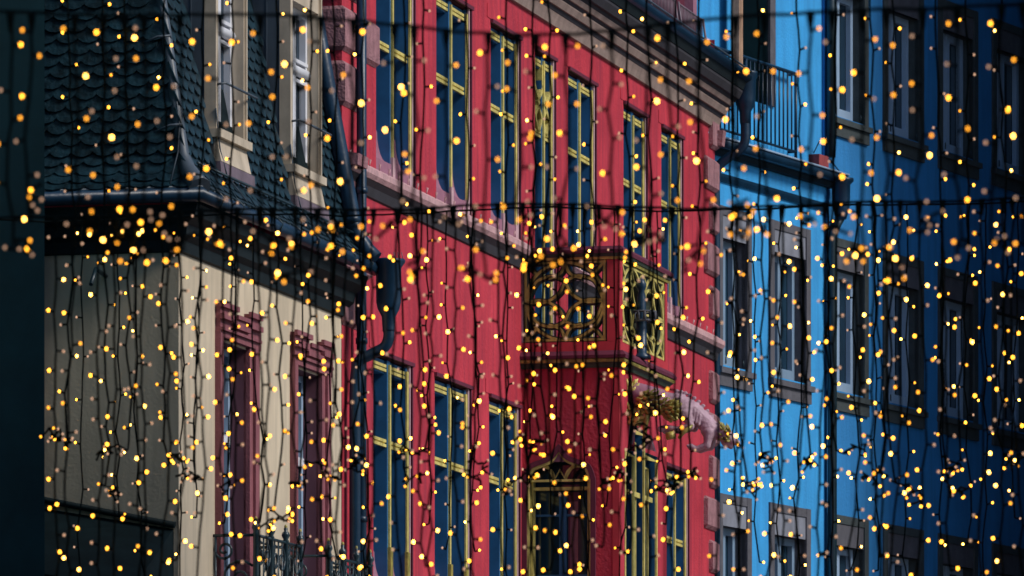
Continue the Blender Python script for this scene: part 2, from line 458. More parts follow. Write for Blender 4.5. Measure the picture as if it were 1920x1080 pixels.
# dormers
for a, b in dorm:
    db = MB()
    nb = -1.0
    db.hexa([F.P(a, nb, 8.95), F.P(a + .03, nb, 8.95), F.P(a + .03, ND - .02, 8.95), F.P(a, ND - .02, 8.95),
             F.P(a, nb, ZH + .25), F.P(a + .03, nb, ZH + .25), F.P(a + .03, ND - .02, ZH + .25), F.P(a, ND - .02, ZH + .25)])
    db.box(F, b - .03, b, nb, ND - .02, 8.95, ZH + .25)
    db.box(F, a - .08, b + .08, nb, ND + .12, ZH + .251, ZH + .40)
    for nn in (-.16, -.33, -.5):
        db.box(F, a - .006, a, nn, nn + .008, 8.95, ZH + .25)
    dm = db.build('dormer', M['cheek'], cream)
    fr = MB()
    fr.box(F, a - .004, a + .07, ND - .10, ND, ZS, ZH + .24)
    fr.box(F, b - .07, b + .004, ND - .10, ND, ZS, ZH + .24)
    fr.box(F, b - .05, b - .02, ND, ND + .02, ZS, ZH + .24)
    fr.box(F, a + .07, b - .07, ND - .10, ND - .003, ZH, ZH + .238)
    fr.build('frame', M['creamwood'], dm)
    MB().box(F, a - .03, b + .03, ND - .10, ND + .05, ZS - .07, ZS - .001).build('sill', M['creamwood'], dm)
    ap = MB(); za = 9.06
    ap.prism_nz(F, [(ND - .10, ZS - .072), (ND + .005, ZS - .072), (ND + .02, ZS - .15), (roof_n(za) + .075, za), (roof_n(za) - .02, za)], a, b)
    ap.build('apron', M['creamwood'], dm)
    MB().prism_nz(F, [(roof_n(za) + .072, za - .002), (roof_n(8.93) + .045, 8.93), (roof_n(8.93) - .02, 8.93), (roof_n(za) - .02, za - .002)], a - .02, b + .12).build('flashing', M['lead'], dm)
    sh = MB(); x0, x1 = a + .07, b - .07; xm = (x0 + x1) / 2
    for q0, q1 in ((x0, x0 + .06), (x1 - .06, x1), (xm - .05, xm + .05)):
        sh.box(F, q0, q1, ND - .16, ND - .102, ZS, ZH)
    sh.box(F, x0 + .06, x1 - .06, ND - .158, ND - .104, ZS, ZS + .07)
    sh.box(F, x0 + .06, x1 - .06, ND - .158, ND - .104, ZH - .06, ZH)
    sho = sh.build('sash', M['whitesash'], dm)
    MB().tube([F.P(x0, ND - .11, 10.22), F.P(x1, ND - .11, 10.22)], .045, 8).box(F, x0, x1, ND - .15, ND - .095, 10.29, 10.32).box(F, x0, x1, ND - .15, ND - .100, 10.12, 10.15).build('transom', M['whitesash'], sho)
    MB().box(F, x0, x1, ND - .172, ND - .162, ZS, ZH).build('pane', M['glass'], dm)
    MB().box(F, x0, x1, ND - .45, ND - .40, ZS, ZH).build('curtain', M['whitesash'], dm)
    MB().tube([F.P(a + .03, ND - .02, 9.70), F.P(a + .05, ND + .07, 9.715), F.P(b + .10, ND + .07, 9.715)], .011, 6).build('guard_bar', M['cheek'], dm)
    MB().tube([F.P(a - .01, ND, 9.5), F.P(a + .005, ND + .02, ZS - .05), F.P(a + .03, ND + .03, 9.15), F.P(a + .14, .12, 8.95), F.P(a + .30, .24, 8.76)], .006, 5).build('cable', M['cheek'], dm)
# verge pipe beside the red gable
MB().tube([F.P(SR - .16, n + .10, z + .02) for n, z in prof], .075, 10).build('verge_pipe', M['pipe'], cream)
MB().tube([F.P(SR - .16, roof_n(9.05) + .10, 9.02), F.P(SR - .16, roof_n(9.1) + .10, 9.08)], .088, 10).build('pipe_collar', M['pipe'], cream)
# snow guard rail on the roof foot
sg = MB()
sg.tube([F.P(SC, .16, 8.93), F.P(SR - .2, .16, 8.93)], .012, 5)
for i in range(8):
    s = SC + .3 + i * .7
    sg.tube([F.P(s, .08, 8.88), F.P(s, .16, 8.93)], .010, 4)
sg.build('snow_guard', M['iron'], roof)
# lightning conductor on the hip
MB().tube([F.P(SC + .34, -.22, 10.5), F.P(SC + .10, -.10, 9.9), F.P(SC - .05, .02, 9.25), F.P(SC - .20, .05, 9.0), F.P(SC - .33, .02, 8.72)], .007, 5).build('lightning_conductor', M['cheek'], roof)
for z in (9.20, 9.95):
    n = roof_n(z)
    MB().tube([F.P(SC - n - .09, n - .18, z - .02), F.P(SC - n - .10, n - .05, z + .03), F.P(SC - n - .07, n + .05, z + .04)], .011, 5).build('conductor_clip', M['cheek'], roof)
# hopper head with swan-neck pipe
sh_, nh = SR + .12, .40
hop = MB()
hc = F.P(sh_, nh, 0)
hz = F.z_at(727, 495, nh)
px2m = F.P(sh_, nh, 0).y / FPX
hop.lathe(hc, [(.02, hz + .045), (.150, hz + .045), (.150, hz + .02), (.115, hz - .03), (.112, hz - .34), (.098, hz - .40), (.062, hz - .47), (.055, hz - .58), (.055, hz - .60)], 10)
ho = hop.build('hopper_head', M['pipe'], cream)
pn = [(sh_, nh, hz - .58), (sh_, nh, hz - .66), (sh_, nh - .04, hz - .74), (sh_, nh - .16, hz - .80), (sh_, nh - .27, hz - .86), (sh_, .10, hz - .97), (sh_, .09, hz - 1.15), (sh_, .09, .3)]
MB().tube([F.P(*q) for q in [tuple(v) for v in curve3(pn[:-1], 5)] + [pn[-1]]], .052, 10).build('downpipe', M['pipe'], cream)
sp = MB()
for i in range(3):
    p = hc + Vector((.06 + i * .035, 0, hz + .04)); sp.tube([p, p + Vector((-.015, 0, .07))], .004, 4)
sp.build('bird_spike', M['lead'], cream, 'stuff')
# wrought iron window balconies
def scroll(c_s, c_z, r, turns, a0, sgn, k=18):
    out = []
    for i in range(k + 1):
        q = i / k; rr = r * (1 - .8 * q); a = rad(a0 + sgn * turns * 360 * q)
        out.append((c_s + rr * math.cos(a), c_z + rr * math.sin(a)))
    return out
for bi, (pl, pr, pz, pf) in enumerate(((400, 566, 1003, 480), (546, 697, 1042, 616))):
    nB = .37 if bi == 0 else .36
    s0, z_r = F.at(pf, pz, nB); s1 = F.s_at(pr - 3, nB)
    tr = MB(); tr.tube([F.P(s0, .0, z_r), F.P(s0, nB, z_r), F.P(s1, nB, z_r), F.P(s1, 0, z_r)], .014, 6)
    ro = tr.build('balcony_railing', M['iron'], cream)
    for i in range(4):
        s = s0 + (s1 - s0) * i / 3
        MB().lathe(F.P(s, nB, 0), [(.028, z_r - .95), (.024, z_r - .3), (.022, z_r), (.030, z_r + .012), (.020, z_r + .03), (.036, z_r + .06), (.030, z_r + .085), (.014, z_r + .10), (.018, z_r + .12), (.004, z_r + .14)], 8).build('post', M['iron'], ro)
        MB().ball(F.P(s, nB, z_r + .135), .014, 6, (1, 1, 1.5)).build('finial_tip', M['oldgold'], ro)
    bars = MB()
    for i in range(3):
        q0, q1 = s0 + (s1 - s0) * i / 3, s0 + (s1 - s0) * (i + 1) / 3; m_ = (q0 + q1) / 2; wd = q1 - q0
        for pts in (scroll(m_ - wd * .22, z_r - .16, .12, 1.4, 60, 1), scroll(m_ + wd * .22, z_r - .16, .12, 1.4, 120, -1), scroll(m_ - wd * .2, z_r - .48, .13, 1.4, -60, -1), scroll(m_ + wd * .2, z_r - .48, .13, 1.4, 240, 1)):
            bars.tube([F.P(a, nB, z) for a, z in pts], .010, 5)
        for q in (.02, .25, .5, .75):
            bars.tube([F.P(q0 + wd * q, nB, z_r - .9), F.P(q0 + wd * q, nB, z_r)], .008, 5)
        bars.tube([F.P(q0, nB, z_r - .02), F.P(q0 + wd * .2, nB, z_r - .16), F.P(q0 + wd * .25, nB, z_r - .4)], .009, 5)
        for k_ in range(7):
            lp = F.P(q0 + wd * random.random(), nB, z_r - random.uniform(.1, .5)); bars.ball(lp, .022, 6, (.5, 1, 1.7))
    bars.build('scrollwork', M['iron'], ro)
    sd = MB(); G_ = Frame(F.P(s0, 0, 0).x, F.P(s0, 0, 0).y, F.nx, F.ny)
    for pts in (scroll(.10, z_r - .12, .09, 1.5, 150, 1), scroll(.22, z_r - .36, .16, 1.4, 40, 1), scroll(.10, z_r - .62, .10, 1.3, 200, -1)):
        sd.tube([G_.P(a, 0, z) for a, z in pts], .012, 5)
    sd.tube([G_.P(.02, 0, z_r), G_.P(.02, 0, z_r - .9)], .012, 5)
    sd.build('side_scrollwork', M['iron'], ro)
    MB().box(F, s0 - .05, s1 + .05, .001, nB + .05, z_r - 1.0, z_r - .95).build('floor_slab', M['maroon'], ro)
# dark canopy on the end wall
a_ = [FL.at(80, 940, .0), FL.at(330, 992, .0)]
aw = MB()
sl, zl = a_[0]; sr_, zr = a_[1]
aw.hexa([FL.P(sl - 3, .0, zl - .35), FL.P(sr_ - .02, .0, zr - .45), FL.P(sr_ + .02, 1.3, zr - .95), FL.P(sl - 3, 1.3, zl - .85),
         FL.P(sl - 3, .0, zl + .45), FL.P(sr_ - .02, .0, zr), FL.P(sr_ + .02, 1.3, zr - .55), FL.P(sl - 3, 1.3, zl - .2)])
awn = aw.build('canopy', M['slatedark'], cream)
rb = MB()
rb.tube([FL.P(sl - 2, .03, zl + .42), FL.P(sr_, .03, zr + .03)], .03, 6)
rb.build('canopy_ridge', M['slatedark'], awn)
# iron wall brackets for the lights on the end wall
MB().tube([FL.P(-.62, 0, 8.02), FL.P(-.62, .3, 8.05), FL.P(-.60, .5, 7.9)], .018, 6).build('wall_bracket', M['iron'], cream)

# ================================================================== RED HOUSE
b1 = F.P((SR + SE) / 2, -3, 0)
redh = thing('red_house', 'crimson plastered house with gilded window bars, stone quoins and a projecting bay with balcony', 'house', b1)
ZT = 12.08
UH, US, UT = 11.65, 9.62, 10.85
LH, LS, LT = 8.00, 5.75, 7.22
upx = [(705, 775), (818, 881), (920, 973), (1003, 1039), (1065, 1115), (1169, 1211), (1240, 1278)]
lpx = [(700, 770), (815, 880), (917, 972), (1247, 1289)]
SB0 = F.s_at(978); NBY = (F.P(0, 0, 0).y, 0)[1]
# depth of the bay: its outer corner stands at pixel 1160
ctmp = F.P(SB0, 0, 0); FS = Frame(ctmp.x, ctmp.y, F.nx, F.ny)     # side of the bay facing the viewer
NB_ = FS.s_at(1160); SB1 = F.s_at(1250, NB_)
uw = [(F.s_at(a), F.s_at(b)) for a, b in upx]; lw = [(F.s_at(a), F.s_at(b)) for a, b in lpx]
D_ = .15
holes = []
for i, (a, b) in enumerate(uw):
    holes.append((a, b, 8.62 if i in (3, 4) else US, UH))
for i, (a, b) in enumerate(lw): holes.append((a, b, LS, LH))
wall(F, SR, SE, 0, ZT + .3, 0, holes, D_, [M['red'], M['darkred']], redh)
ctmp = F.P(SR, 0, 0); FG = Frame(ctmp.x, ctmp.y, F.nx, F.ny)
wall(FG, -9, 0, 0, 16, 0, [], .1, [M['red'], M['red']], redh, 'gable_wall')
ctmp = F.P(SE, 0, 0); FE = Frame(ctmp.x, ctmp.y, -F.nx, -F.ny)
wall(FE, 0, 9, 0, 13, 0, [], .1, [M['red'], M['red']], redh, 'end_wall')

def red_window(a, b, z0, z1, zt, i, upper):
    full = upper and i in (3, 4)
    wd = b - a; s_m = a + wd * (.46 if wd > 1 else .5); mw = .06
    fw = .10                                   # width of the right jamb inside the opening
    jm = b - .13
    wn = MB()
    wn.box(F, s_m - mw, s_m + mw, -D_, -.020, z0, z1 - .02)
    wn.box(F, jm, jm + .06, -D_, -.016, z0, z1 - .02)
    wn.box(F, a - .004, a + .05, -D_, -.03, z0, z1 - .02)
    wn.box(F, a + .05, jm, -D_, -.045, z1 - .14, z1 - .02)
    wo = wn.build('window', M['blue'], redh)
    MB().box(F, a, b, -D_ - .02, -D_ - .005, z0, z1).build('pane', M['glass'], wo)
    zb = z0 + (.05 if full else .20)
    zg = zb + .04
    MB().box(F, s_m - .026, s_m + .026, -.0195, -.001, zg, z1 - .055).build('gilded_bar', M['gold'], wo)
    MB().box(F, jm - .002, jm + .058, -.0155, .000, zg - .05, z1 - .055).build('gilded_bar', M['gold'], wo)
    t_ = MB()
    t_.box(F, a + .01, jm, -.050, -.026, zt - .035, zt - .008).box(F, a + .01, jm, -.050, -.026, zt + .008, zt + .035).box(F, a + .01, jm, -.09, -.040, zt - .010, zt + .010)
    t_.build('transom', M['gold'], wo)
    h_ = MB(); h_.box(F, a + .01, jm, -.050, -.026, z1 - .085, z1 - .058).box(F, a + .01, jm, -.050, -.026, z1 - .125, z1 - .098)
    h_.build('head_bar', M['gold'], wo)
    # dark hood moulding round the top and right edge
    hm = MB()
    hm.box(F, a - .02, b + .06, -.02, .030, z1, z1 + .035)
    hm.box(F, b - .002, b + .030, -.03, .018, z0, z1 - .001)
    hm.build('hood_moulding', M['darkred'], wo)
    MB().box(F, b - .064, b - .03, -.05, .006, z0, z1 - .002).build('jamb_strip', M['strip'], wo)
    if not full:
        p = [(-D_, z0), (-.002, z0), (-.004, zb - .03)]
        for k_ in range(7):
            q = k_ / 6; ang = rad(90 * q)
            p.append((-.03 - (D_ - .04) * (math.sin(ang)), zb + .30 * (1 - math.cos(ang)) - .02))
        p.append((-D_, zb + .29))
        for x0, x1 in ((a, s_m - mw), (s_m + mw, jm)):
            MB().prism_nz(F, p, x0, x1).build('sill_slope', M['sillstone'], wo)
        MB().box(F, s_m - .045, s_m + .045, -.03, .008, z0, zg - .002).build('mullion_base', M['strip'], wo)
        MB().box(F, jm - .02, jm + .07, -.03, .006, z0, zg - .052).build('mullion_base', M['strip'], wo)
    if not upper:
        MB().box(F, s_m - .045, s_m + .045, -.022, .012, zg, zg + .28).build('gilded_foot', M['oldgold'], wo)
        MB().box(F, jm - .015, jm + .08, -.02, .008, zg, zg + .28).build('gilded_foot', M['oldgold'], wo)
    if upper and i == 3:                       # flowing tracery in the upper light
        tr = MB()
        for k_, (x0, x1) in enumerate(((a + .05, s_m), (s_m, jm))):
            m_ = (x0 + x1) / 2; H0, H1 = zt + .03, z1 - .1; hh = H1 - H0
            for sg_ in (-1, 1):
                pts = curve3([(m_ + sg_ * .19, H1), (m_ + sg_ * .17, H0 + hh * .65), (m_ - sg_ * .02, H0 + hh * .42), (m_ + sg_ * .13, H0 + hh * .2), (m_ + sg_ * .02, H0)], 5)
                tr.ribbon(F, [(p_.x, p_.y) for p_ in pts], .045, -.10, -.012)
        tr.build('tracery', M['gold'], wo)
    return wo
for i, (a, b) in enumerate(uw): red_window(a, b, 8.62 if i in (3, 4) else US, UH, UT, i, True)
for i, (a, b) in enumerate(lw): red_window(a, b, LS, LH, LT, i, False)
# flat plaster bands round the windows
for (a, b), z0, z1 in [(w_, US, UH) for w_ in uw] + [(w_, LS, LH) for w_ in lw]:
    MB().prism_sz(F, [(b + .062, z0), (b + .20, z0), (b + .20, z1 + .17), (a - .16, z1 + .17), (a - .16, z1 + .037), (b + .062, z1 + .037)], -.02, .0065).build('plaster_band', M['red'], redh)
# string course
lp = [(0, US - .20), (.03, US - .19), (.05, US - .13), (.10, US - .10), (.115, US - .04), (.115, US - .015), (.0, US + .055)]
ledge_shade = [(0, US - .24), (.02, US - .23), (.045, US - .15), (.085, US - .105), (0, US - .10)]
for x0, x1 in ((SR - .02, SB0 - .001), (SB1 + .002, SE + .03)):
    lo = MB().prism_nz(F, [(0, US - .098), (.088, US - .098), (.115, US - .06), (.115, US - .01), (.0, US + .06)], x0, x1).build('string_course', M['ledge'], redh)
    MB().prism_nz(F, ledge_shade, x0, x1).build('string_moulding', M['corndark'], lo)  # dark colour paints in the shadow on the ledge underside
    sk = MB(); s = x0 + .1
    while s < x1 - .1:
        for dx_ in (-.03, 0, .03):
            sk.tube([F.P(s, .05, US + .03), F.P(s + dx_, .06, US + .09)], .004, 3)
        s += .36
    sk.build('bird_spike', M['ledge'], lo, 'stuff')
# quoins
def quoin(s0, s1, n0, n1, z0, z1, fr=F):
    mb = MB(); c = .035
    lo = [(s0, n0), (s1, n0), (s1, n1), (s0, n1)]
    def ring(ins, z, jz=0):
        return [fr.P(x + (ins if x == s0 else -ins), y + (ins if y == n0 else -ins), z) for x, y in lo]
    mb.loft(ring(c, z0), ring(0, z0 + c)); mb.loft(ring(0, z0 + c), ring(0, z1 - c), cap=False); mb.loft(ring(0, z1 - c), ring(c, z1))
    mb.build('quoin', M['quoin'], redh)
z = 5.2; i = 0
while z < 13.2:
    lg = i % 2
    if z > 8.1 and not (US - .26 < z + .2 < US + .28):
        quoin(SR - .035, SR + (.62 if not lg else (1.22 if z > 9 else .95)), -.42 if lg else -.30, .04, z, z + .40)
    z += .49; i += 1
z = 5.1; i = 0
while z < 11.75:
    lg = i % 2; hgt = .36
    if z + hgt < US - .24 or z > US + .05:
        quoin(SE - (.62 if lg else .34), SE + .03, -.3, .05, z, z + hgt)
    z += .475; i += 1
MB().prism_nz(F, [(-.1, 9.56), (.16, 9.56), (.17, 9.66), (-.1, 9.70)], SR - .06, SR + .30).build('corner_stone', M['quoin'], redh)
# tall downpipe on the left corner
pp = MB(); s_ = F.s_at(678, .09)
pp.tube([F.P(s_, .09, 0.3), F.P(s_, .09, 15)], .047, 10)
po = pp.build('downpipe', M['pipe'], redh)
for zz in (6.4, 8.0, 9.35, 10.85):
    MB().tube([F.P(s_, .09, zz), F.P(s_, .09, zz + .05)], .056, 10).build('pipe_collar', M['pipe'], po)
# main cornice (profile steps outwards)
def course(name, p, m, x0=SR - .4, x1=SE + .04):
    return MB().prism_nz(F, p, x0, x1).build(name, M[m], redh)
co = course('cornice', [(-.1, 11.98), (.035, 11.99), (.055, 12.06), (.075, 12.11), (-.1, 12.11)], 'cornice')
def sub(p, m, x1=SE + .04): MB().prism_nz(F, p, SR - .4, x1).build('cornice_moulding', M[m], co)
sub([(-.1, 12.112), (.08, 12.112), (.10, 12.15), (-.1, 12.15)], 'corndark')
sub([(-.1, 12.152), (.12, 12.152), (.15, 12.21), (.15, 12.225), (-.1, 12.225)], 'cornice')
sub([(-.1, 12.227), (.155, 12.227), (.175, 12.25), (-.1, 12.25)], 'corndark', SE + .06)
sub([(-.1, 12.252), (.19, 12.252), (.215, 12.29), (.215, 12.30), (-.1, 12.30)], 'cornice', SE + .06)
sub([(-.1, 12.302), (.22, 12.302), (.235, 12.33), (-.1, 12.33)], 'corndark', SE + .08)
sub([(-.1, 12.332), (.27, 12.332), (.31, 12.40), (.31, 12.43), (-.1, 12.43)], 'corndark', SE + .08)
sub([(-.1, 12.432), (.32, 12.432), (.36, 12.53), (-.1, 12.53)], 'soffit', SE + .10)
MB().tube([F.P(SR - .4, .36, 12.58), F.P(SE + .14, .36, 12.58)], .058, 8).build('gutter', M['pipe'], redh)
MB().tube([F.P(SR - .4, .415, 12.635), F.P(SE + .14, .415, 12.635)], .012, 5).build('gutter_lip', M['cheek'], redh)
MB().prism_nz(F, [(-.1, 11.80), (.10, 11.80), (.12, 11.97), (-.1, 11.97)], SE - .10, SE + .06).build('cornice_bracket', M['quoin'], redh)
# roof plane, snow fence and dormer above the gutter
MB().prism_nz(F, [(.33, 12.60), (-2.6, 14.6), (-2.6, 14.4), (.33, 12.5)], SR, SE + .05).build('roof', M['slatedark'], redh)
for x0, x1 in ((F.s_at(1225, .2), F.s_at(1275, .2)), (F.s_at(1282, .2), F.s_at(1328, .2)), (F.s_at(1150, .2), F.s_at(1212, .2))):
    sf = MB()
    sf.tube([F.P(x0, .14, 13.02), F.P(x1, .14, 13.02)], .012, 5); sf.tube([F.P(x0, .14, 12.76), F.P(x1, .14, 12.76)], .012, 5)
    s = x0
    while s <= x1:
        sf.tube([F.P(s, .14, 12.76), F.P(s, .14, 13.02)], .006, 4); s += .075
    for s in (x0, x1): sf.tube([F.P(s, .20, 12.62), F.P(s, .14, 13.04)], .013, 5)
    sf.build('snow_fence', M['lead'], redh)
dr = MB(); x0 = F.s_at(1290, -.2); x1 = F.s_at(1372, -.05)
MB().box(F, SE - 3.4, SE - .1, -2.2, -.28, 12.8, 15.6).build('roof_dormer', M['darkred'], redh)
MB().box(F, SE - .32, SE - .12, -.30, -.18, 12.75, 15.6).build('dormer_board', M['sillstone'], redh)
s_ = F.s_at(1381, .10)
MB().box(F, s_ - .10, s_ + .12, .065, .15, 12.62, 15.6).build('dormer_post', M['wood'], redh)
# hopper and swan neck at the far end
sh_ = SE + .16; nh = FG.s_at(1400) * 0 + .40
nh = (lambda s: Frame(F.P(s, 0, 0).x, F.P(s, 0, 0).y, F.nx, F.ny).s_at(1397))(sh_)
hc = F.P(sh_, nh, 0); hz = CAMZ + (HZ - 140) / FPX * hc.y
ho = MB().lathe(hc, [(.02, hz + .03), (.165, hz + .03), (.165, hz), (.125, hz - .05), (.12, hz - .28), (.10, hz - .36), (.065, hz - .42), (.06, hz - .55)], 10).build('hopper_head', M['pipe'], redh)
q = [(sh_, nh, hz - .50), (sh_, nh, hz - .74), (sh_, nh - .06, hz - .84), (sh_, nh - .18, hz - .92), (sh_, nh - .30, hz - 1.02), (sh_, nh - .34, hz - 1.18), (sh_, nh - .34, hz - 1.5), (sh_, nh - .34, .3)]
MB().tube([F.P(*v) for v in [tuple(v) for v in curve3(q[:-1], 5)] + [q[-1]]], .056, 10).build('downpipe', M['pipe'], redh)

# ---- bay with pierced parapet
ZB0, ZB1, ZP = 8.40, 8.50, 9.56                     # slab, floor, top of the parapet
ctmp = F.P(SB0, 0, 0)
# side wall with the ogee opening, front wall with the stepped window
dz0 = 4.6
da, db_ = FS.s_at(986), FS.s_at(1111); dzt = FS.z_at(1045, 862); dzc = FS.z_at(1045, 838)
wall(FS, 0, NB_, 0, ZB0, 0, [(da, db_, dz0, dzt)], .22, [M['red'], M['blue']], redh, 'bay_side_wall')
wa, wb = F.s_at(1171, NB_), F.s_at(1233, NB_)
wz = [F.z_at(1176, 842, NB_), F.z_at(1197, 803, NB_), F.z_at(1220, 852, NB_)]
t1, t2 = wa + (wb - wa) * .30, wa + (wb - wa) * .62
bh = [(wa, t1, LS, wz[0]), (t1, t2, LS, wz[1]), (t2, wb, LS, wz[2])]
wall(F, SB0, SB1, 0, ZB0, NB_, bh, .16, [M['red'], M['blue']], redh, 'bay_front_wall')
MB().box(F, SB1 - .2, SB1, .0, NB_, 0, ZB0).build('bay_end_wall', M['red'], redh)
MB().box(F, SB0 - .006, SB0 + .05, NB_ - .06, NB_ + .008, 3, ZB0 - .03).build('corner_bead', M['redtrim'], redh)
# ogee window
ow = MB()
mid = (da + db_) / 2; hw = (db_ - da) / 2
def ogee(k, drop=0):
    pts = [(mid - hw * k, dz0), (mid - hw * k, dzt - .22 - drop)]
    pts += [(p.x, p.y) for p in curve3([(mid - hw * k, dzt - .20 - drop), (mid - hw * k * .85, dzt - .07 - drop), (mid - hw * k * .5, dzt - .02 - drop), (mid - hw * k * .2, dzt + .03 - drop), (mid, dzt + .13 - drop)], 4)]
    r_ = [(2 * mid - x, zz) for x, zz in pts[::-1]]
    return pts + r_[1:]
oo = ow.ribbon(FS, ogee(1.03), .05, -.06, .03).build('ogee_window', M['darkred'], redh)
MB().ribbon(FS, ogee(.955, .03), .034, -.04, .016).build('gilded_frame', M['gold'], oo)
MB().ribbon(FS, [(mid - hw * .86, dz0), (mid - hw * .86, dzt - .20)], .03, -.16, -.05).ribbon(FS, [(mid + hw * .86, dz0), (mid + hw * .86, dzt - .20)], .03, -.16, -.05).ribbon(FS, [(da, dzt - .205), (db_, dzt - .205)], .022, -.05, -.01).ribbon(FS, [(da, dzt - .28), (db_, dzt - .28)], .03, -.15, -.07).build('gilded_bar', M['gold'], oo)
MB().ribbon(FS, arc(mid - hw * .55, dzt - .19, hw * .38, 0, 180), .026, -.05, -.02).ribbon(FS, arc(mid + hw * .55, dzt - .19, hw * .38, 0, 180), .026, -.05, -.02).ribbon(FS, [(mid - hw * .40, dzt - .05), (mid - hw * .16, dzt - .19), (mid, dzt - .10), (mid + hw * .16, dzt - .19), (mid + hw * .40, dzt - .05)], .022, -.05, -.02).build('tracery', M['gold'], oo)
# infill between the opening head and the ogee: the wall above is closed, fill the corners
for sg_ in (-1, 1):
    pts = [(p.x, p.y) for p in curve3([(mid + sg_ * hw, dzt - .20), (mid + sg_ * hw * .85, dzt - .07), (mid + sg_ * hw * .5, dzt - .02), (mid + sg_ * hw * .35, dzt + .002)], 4)] + [(mid + sg_ * hw, dzt + .002)]
    MB().prism_sz(FS, pts, -.20, -.001).build('spandrel', M['red'], oo)
MB().prism_sz(FS, [(mid - hw * .5, dzt - .02), (mid + hw * .5, dzt - .02), (mid + hw * .2, dzt + .03), (mid, dzt + .12), (mid - hw * .2, dzt + .03)], -.02, .004).build('ogee_panel', M['sillstone'], oo)
MB().box(FS, da, db_, -.24, -.222, dz0, dzt).build('pane', M['glass'], oo)
ib = MB()
for q in (.02, .44, .50, .94): ib.box(FS, da + (db_ - da) * q, da + (db_ - da) * q + .035, -.219, -.18, dz0, dzt - .3)
for zz in (5.75, 6.35, 6.95): ib.box(FS, da, db_, -.218, -.185, zz, zz + .022)
ib.build('glazing_bar', M['blue'], oo)
MB().box(FS, da + .40, da + .48, -.221, -.2195, dz0, dzt - .4).build('curtain', M['curtain'], oo)
for q in (mid - hw * .94, mid - hw * .80, mid + hw * .86): MB().box(FS, q - .028, q + .028, -.05, .035, 5.4, 5.95).build('gilded_foot', M['oldgold'], oo)
# stepped bay-front window
sw_ = MB(); sw_.box(F, wa, wb, NB_ - .18, NB_ - .165, LS, wz[1])
so_ = sw_.build('stepped_window', M['glass'], redh)
g = MB()
for (a, b, c, d) in bh:
    g.ribbon(F, [(b - .04, c), (b - .04, d - .05), (a + .03, d - .05)], .045, NB_ - .016, NB_ + .004)
    g.ribbon(F, [(b - .12, c), (b - .12, d - .13), (a + .03, d - .13)], .035, NB_ - .090, NB_ - .070)
g.ribbon(F, [(wa + .03, LS), (wa + .03, wz[0])], .04, NB_ - .014, NB_ + .006)
g.build('gilded_bar', M['gold'], so_)
tb = MB()
for (a, b, c, d) in bh: tb.box(F, a + .03, b - .05, NB_ - .07, NB_ - .04, LT - .025, LT + .025)
tb.build('transom', M['gold'], so_)
# slab and mouldings
def ring_course(name, nz, m, par):
    """moulding that runs round the side and the front of the bay: nz = profile (offset, z)"""
    mb = MB()
    A = [FS.P(.0, n, z) for n, z in nz]
    C = [FS.P(NB_ + n, n, z) for n, z in nz]
    E = [F.P(SB1 + max(n, 0), NB_ + n, z) for n, z in nz]
    mb.loft(A, C); mb.loft(C, E)
    return mb.build(name, M[m], par)
slab = ring_course('balcony_slab', [(-.3, ZB0), (.02, ZB0), (.035, ZB0 + .03), (.06, ZB0 + .05), (-.3, ZB0 + .05)], 'trace', redh)
ring_course('gilded_edge', [(-.2, ZB0 + .052), (.068, ZB0 + .052), (.075, ZB0 + .07), (.068, ZB0 + .088), (-.2, ZB0 + .088)], 'oldgold', slab)
ring_course('slab_edge', [(-.3, ZB0 + .09), (.085, ZB0 + .09), (.09, ZB0 + .12), (.05, ZB0 + .165), (-.3, ZB0 + .165)], 'darkred', slab)
ring_course('plinth', [(-.10, ZB0 + .167), (.012, ZB0 + .167), (.012, ZB0 + .26), (-.10, ZB0 + .26)], 'redtrim', slab)
MB().box(F, SB0 + .05, SB1 - .02, 0, NB_ - .05, ZB0 + .01, ZB0 + .14).build('floor', M['lead'], slab)
PZ0, PZ1 = ZB0 + .262, ZP - .09
par_ = ring_course('parapet_rail', [(-.12, ZP - .03), (.055, ZP - .03), (.06, ZP + .005), (.03, ZP + .04), (-.12, ZP + .045)], 'darkred', redh)
ring_course('rail_moulding', [(-.11, ZP - .062), (.035, ZP - .062), (.045, ZP - .032), (-.11, ZP - .032)], 'trace', par_)
ring_course('gilded_rail', [(-.10, ZP - .09), (.02, ZP - .09), (.026, ZP - .064), (-.10, ZP - .064)], 'oldgold', par_)
MB().box(F, SB0 - .008, SB0 + .15, NB_ - .115, NB_ + .008, PZ0, PZ1 - .002).build('corner_post', M['redtrim'], par_)
MB().box(F, SB1 - .10, SB1 + .004, NB_ - .115, NB_ + .006, PZ0, PZ1 - .002).build('corner_post', M['redtrim'], par_)
